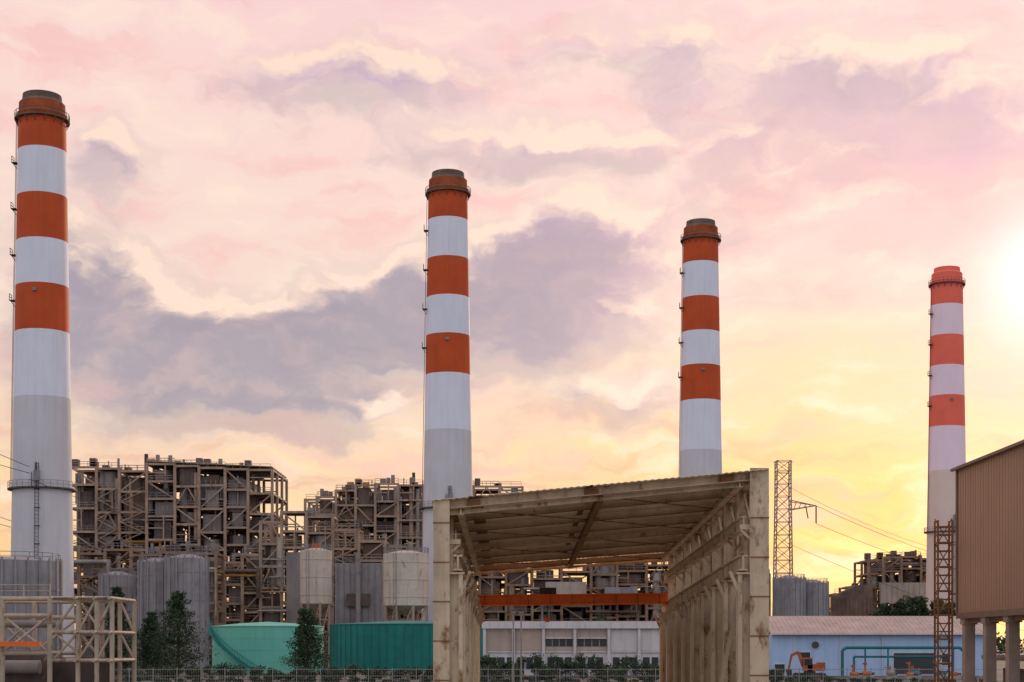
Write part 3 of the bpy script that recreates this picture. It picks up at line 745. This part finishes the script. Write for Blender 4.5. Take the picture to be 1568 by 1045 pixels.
def MX(f,a,b_,mode='MIX'):
    n_=N.new('ShaderNodeMix'); n_.data_type='RGBA'; n_.blend_type=mode; n_.clamp_factor=True
    setin([k for k in n_.inputs if k.name=='Factor' and k.enabled][0],f)
    setin([k for k in n_.inputs if k.name=='A' and k.type=='RGBA'][0],a); setin([k for k in n_.inputs if k.name=='B' and k.type=='RGBA'][0],b_)
    return [k for k in n_.outputs if k.type=='RGBA'][0]
tc=N.new('ShaderNodeTexCoord'); D=tc.outputs['Generated']
sep=N.new('ShaderNodeSeparateXYZ'); L.new(D,sep.inputs[0])
KK=57.2958*K; FP=1524*K
az=M('MULTIPLY',M('ARCTAN2',sep.outputs[0],sep.outputs[1]),KK); el=M('MULTIPLY',M('ARCSINE',sep.outputs[2]),KK)
cb=N.new('ShaderNodeCombineXYZ'); L.new(az,cb.inputs[0]); L.new(el,cb.inputs[1]); P=cb.outputs[0]
def ang(px,py):
    dx=px-784; return (KK*math.atan(dx/FP),KK*math.atan((990-py)/math.hypot(FP,dx)))
def G(vec,px,py,sx,sy):
    a,e=ang(px,py); k=.0370
    d=V('MULTIPLY',V('SUBTRACT',vec,(a,e,0)),(1/(sx*k),1/(sy*k),0)); return M('POWER',.36788,V('DOT_PRODUCT',d,d))
n1=V('MULTIPLY',V('SUBTRACT',NZ(V('MULTIPLY',P,(.8,1.1,1)),.26,4,.55,True),(.5,.5,.5)),(5.5,4.2,0))
wv=V('ADD',P,n1)
BL=[(560,112,230,40,1.0),(860,212,280,30,.8),(170,230,90,45,.7),(150,400,130,90,.8),(210,530,190,85,.9),(480,520,170,75,1.1),(660,460,150,80,1.0),(880,380,150,80,1.35),(820,490,190,60,.9),(470,615,200,28,.8),(960,600,130,48,.8),
    (1250,110,250,65,.85),(1470,205,220,90,.9),(980,50,150,35,.6),(1150,290,110,55,.7),(1290,420,110,45,.4),
    (330,350,90,60,-.7),(560,300,200,45,-.6),(900,150,90,28,-.6)]
def dens(off,det):
    acc=None; v_=V('ADD',wv,off) if off else wv
    for px,py,sx,sy,wt in BL:
        g_=M('MULTIPLY',G(v_,px,py,sx,sy),wt); acc=g_ if acc is None else M('ADD',acc,g_)
    n_=NZ(V('MULTIPLY',v_,(.6,1.1,1)),.42,det,.55)
    return M('ADD',acc,M('MULTIPLY',M('SUBTRACT',n_,.5),1.5))
d0=dens(None,6); d1=dens((1.0,1.3,0),4)
m0=MR(d0,.22,.88); m1=MR(d1,.22,.88)
cr=N.new('ShaderNodeValToRGB'); L.new(MR(el,0,40,0,1,False),cr.inputs[0])
els=cr.color_ramp.elements
stops=[(0,(250,190,120)),(.14,(250,200,145)),(.26,(243,206,176)),(.45,(243,214,198)),(.62,(248,217,203)),(.8,(248,209,204)),(1,(245,205,210))]
els[0].position=0; els[0].color=(*lin(stops[0][1]),1); els[1].position=1; els[1].color=(*lin(stops[-1][1]),1)
for p_,c_ in stops[1:-1]:
    e=els.new(p_); e.color=(*lin(c_),1)
col=cr.outputs[0]
col=MX(M('MULTIPLY',G(wv,1300,770,400,150),1.0),col,lin((255,188,88)))
col=MX(M('MULTIPLY',G(wv,1330,560,230,90),.7),col,lin((253,203,142)))
col=MX(M('MULTIPLY',G(wv,1440,330,300,120),.7),col,lin((255,180,188)))
col=MX(M('MULTIPLY',G(wv,60,60,260,120),.5),col,lin((255,226,212)))
st=NZ(V('MULTIPLY',wv,(.25,1.9,1)),.42,5,.58,False,(5,9,0))
lowm=MR(el,3,18,1,0)
col=MX(M('MULTIPLY',M('MULTIPLY',MR(st,.5,.66),lowm),.8),col,lin((218,152,118)))
col=MX(M('MULTIPLY',M('MULTIPLY',MR(st,.5,.34),lowm),.65),col,lin((255,226,140)))
ci=NZ(V('MULTIPLY',wv,(.4,1.5,1)),.28,6,.56,False,(2,40,0))
col=MX(M('MULTIPLY',MR(ci,.5,.70),.55),col,lin((246,182,178)))
col=MX(M('MULTIPLY',MR(ci,.5,.30),.6),col,lin((255,232,208)))
ccol=MX(MR(M('ADD',az,M('MULTIPLY',el,1.0)),8,46),lin((164,152,164)),lin((210,166,194)))
ccol=MX(MR(el,22,31),ccol,lin((196,170,190)))
ccol=MX(M('MULTIPLY',G(wv,1200,350,200,150),.8),ccol,lin((236,184,172)))
cn=NZ(V('MULTIPLY',wv,(.6,1.2,1)),.6,5,.55,False,(17,3,0))
ccol=MX(MR(cn,.4,.74,0,.5),ccol,lin((218,184,180)))
ccol=MX(MR(d0,.7,1.5,0,.4),ccol,lin((140,130,150)))
col=MX(M('MULTIPLY',m0,.95),col,ccol)
edge=M('SUBTRACT',m0,m1)
col=MX(M('MULTIPLY',M('MAXIMUM',edge,0.),1.25,clamp=True),col,lin((255,222,202)))
col=MX(M('MULTIPLY',M('MAXIMUM',M('MULTIPLY',edge,-1.),0.),.45,clamp=True),col,lin((156,140,160)))
col=MX(M('MULTIPLY',G(P,1600,430,270,260),.5),col,lin((255,186,190)))
col=MX(M('MULTIPLY',G(P,1600,425,75,80),1.0),col,(1.12,1.02,1.02))
back=MR(sep.outputs[1],-.1,.55,1,0)
bk=MX(MR(ci,.35,.65),(.74,.75,.86),(.82,.80,.88))
col=MX(back,col,bk)
bg=N.new('ShaderNodeBackground'); L.new(col,bg.inputs[0]); bg.inputs[1].default_value=.97
sky=N.new('ShaderNodeTexSky'); sky.sky_type='NISHITA'; sky.sun_disc=False; sky.sun_elevation=math.radians(12.5); sky.sun_rotation=math.radians(18.5)
bg2=N.new('ShaderNodeBackground'); L.new(sky.outputs[0],bg2.inputs[0]); bg2.inputs[1].default_value=.01
ad=N.new('ShaderNodeAddShader'); L.new(bg.outputs[0],ad.inputs[0]); L.new(bg2.outputs[0],ad.inputs[1]); L.new(ad.outputs[0],out.inputs[0])
w.cycles.sampling_method='MANUAL'; w.cycles.sample_map_resolution=256

sd=bpy.data.lights.new('sun','SUN'); sd.energy=1.6; sd.angle=math.radians(4); sd.color=(1,.76,.54)
so=bpy.data.objects.new('sun',sd); scene.collection.objects.link(so)
e_,a_=math.radians(12.5),math.radians(18.5)
dirv=Vector((math.sin(a_)*math.cos(e_),math.cos(a_)*math.cos(e_),math.sin(e_)))
so.rotation_euler=dirv.to_track_quat('Z','Y').to_euler(); so.location=(100,200,150)

cd=bpy.data.cameras.new('camera'); cam=bpy.data.objects.new('camera',cd); scene.collection.objects.link(cam)
cam.location=(0,0,4); cam.rotation_euler=(math.radians(90),0,0); cd.lens=35*K; cd.sensor_width=36; cd.shift_y=467.5/1568; cd.clip_start=.5; cd.clip_end=9000
scene.camera=cam
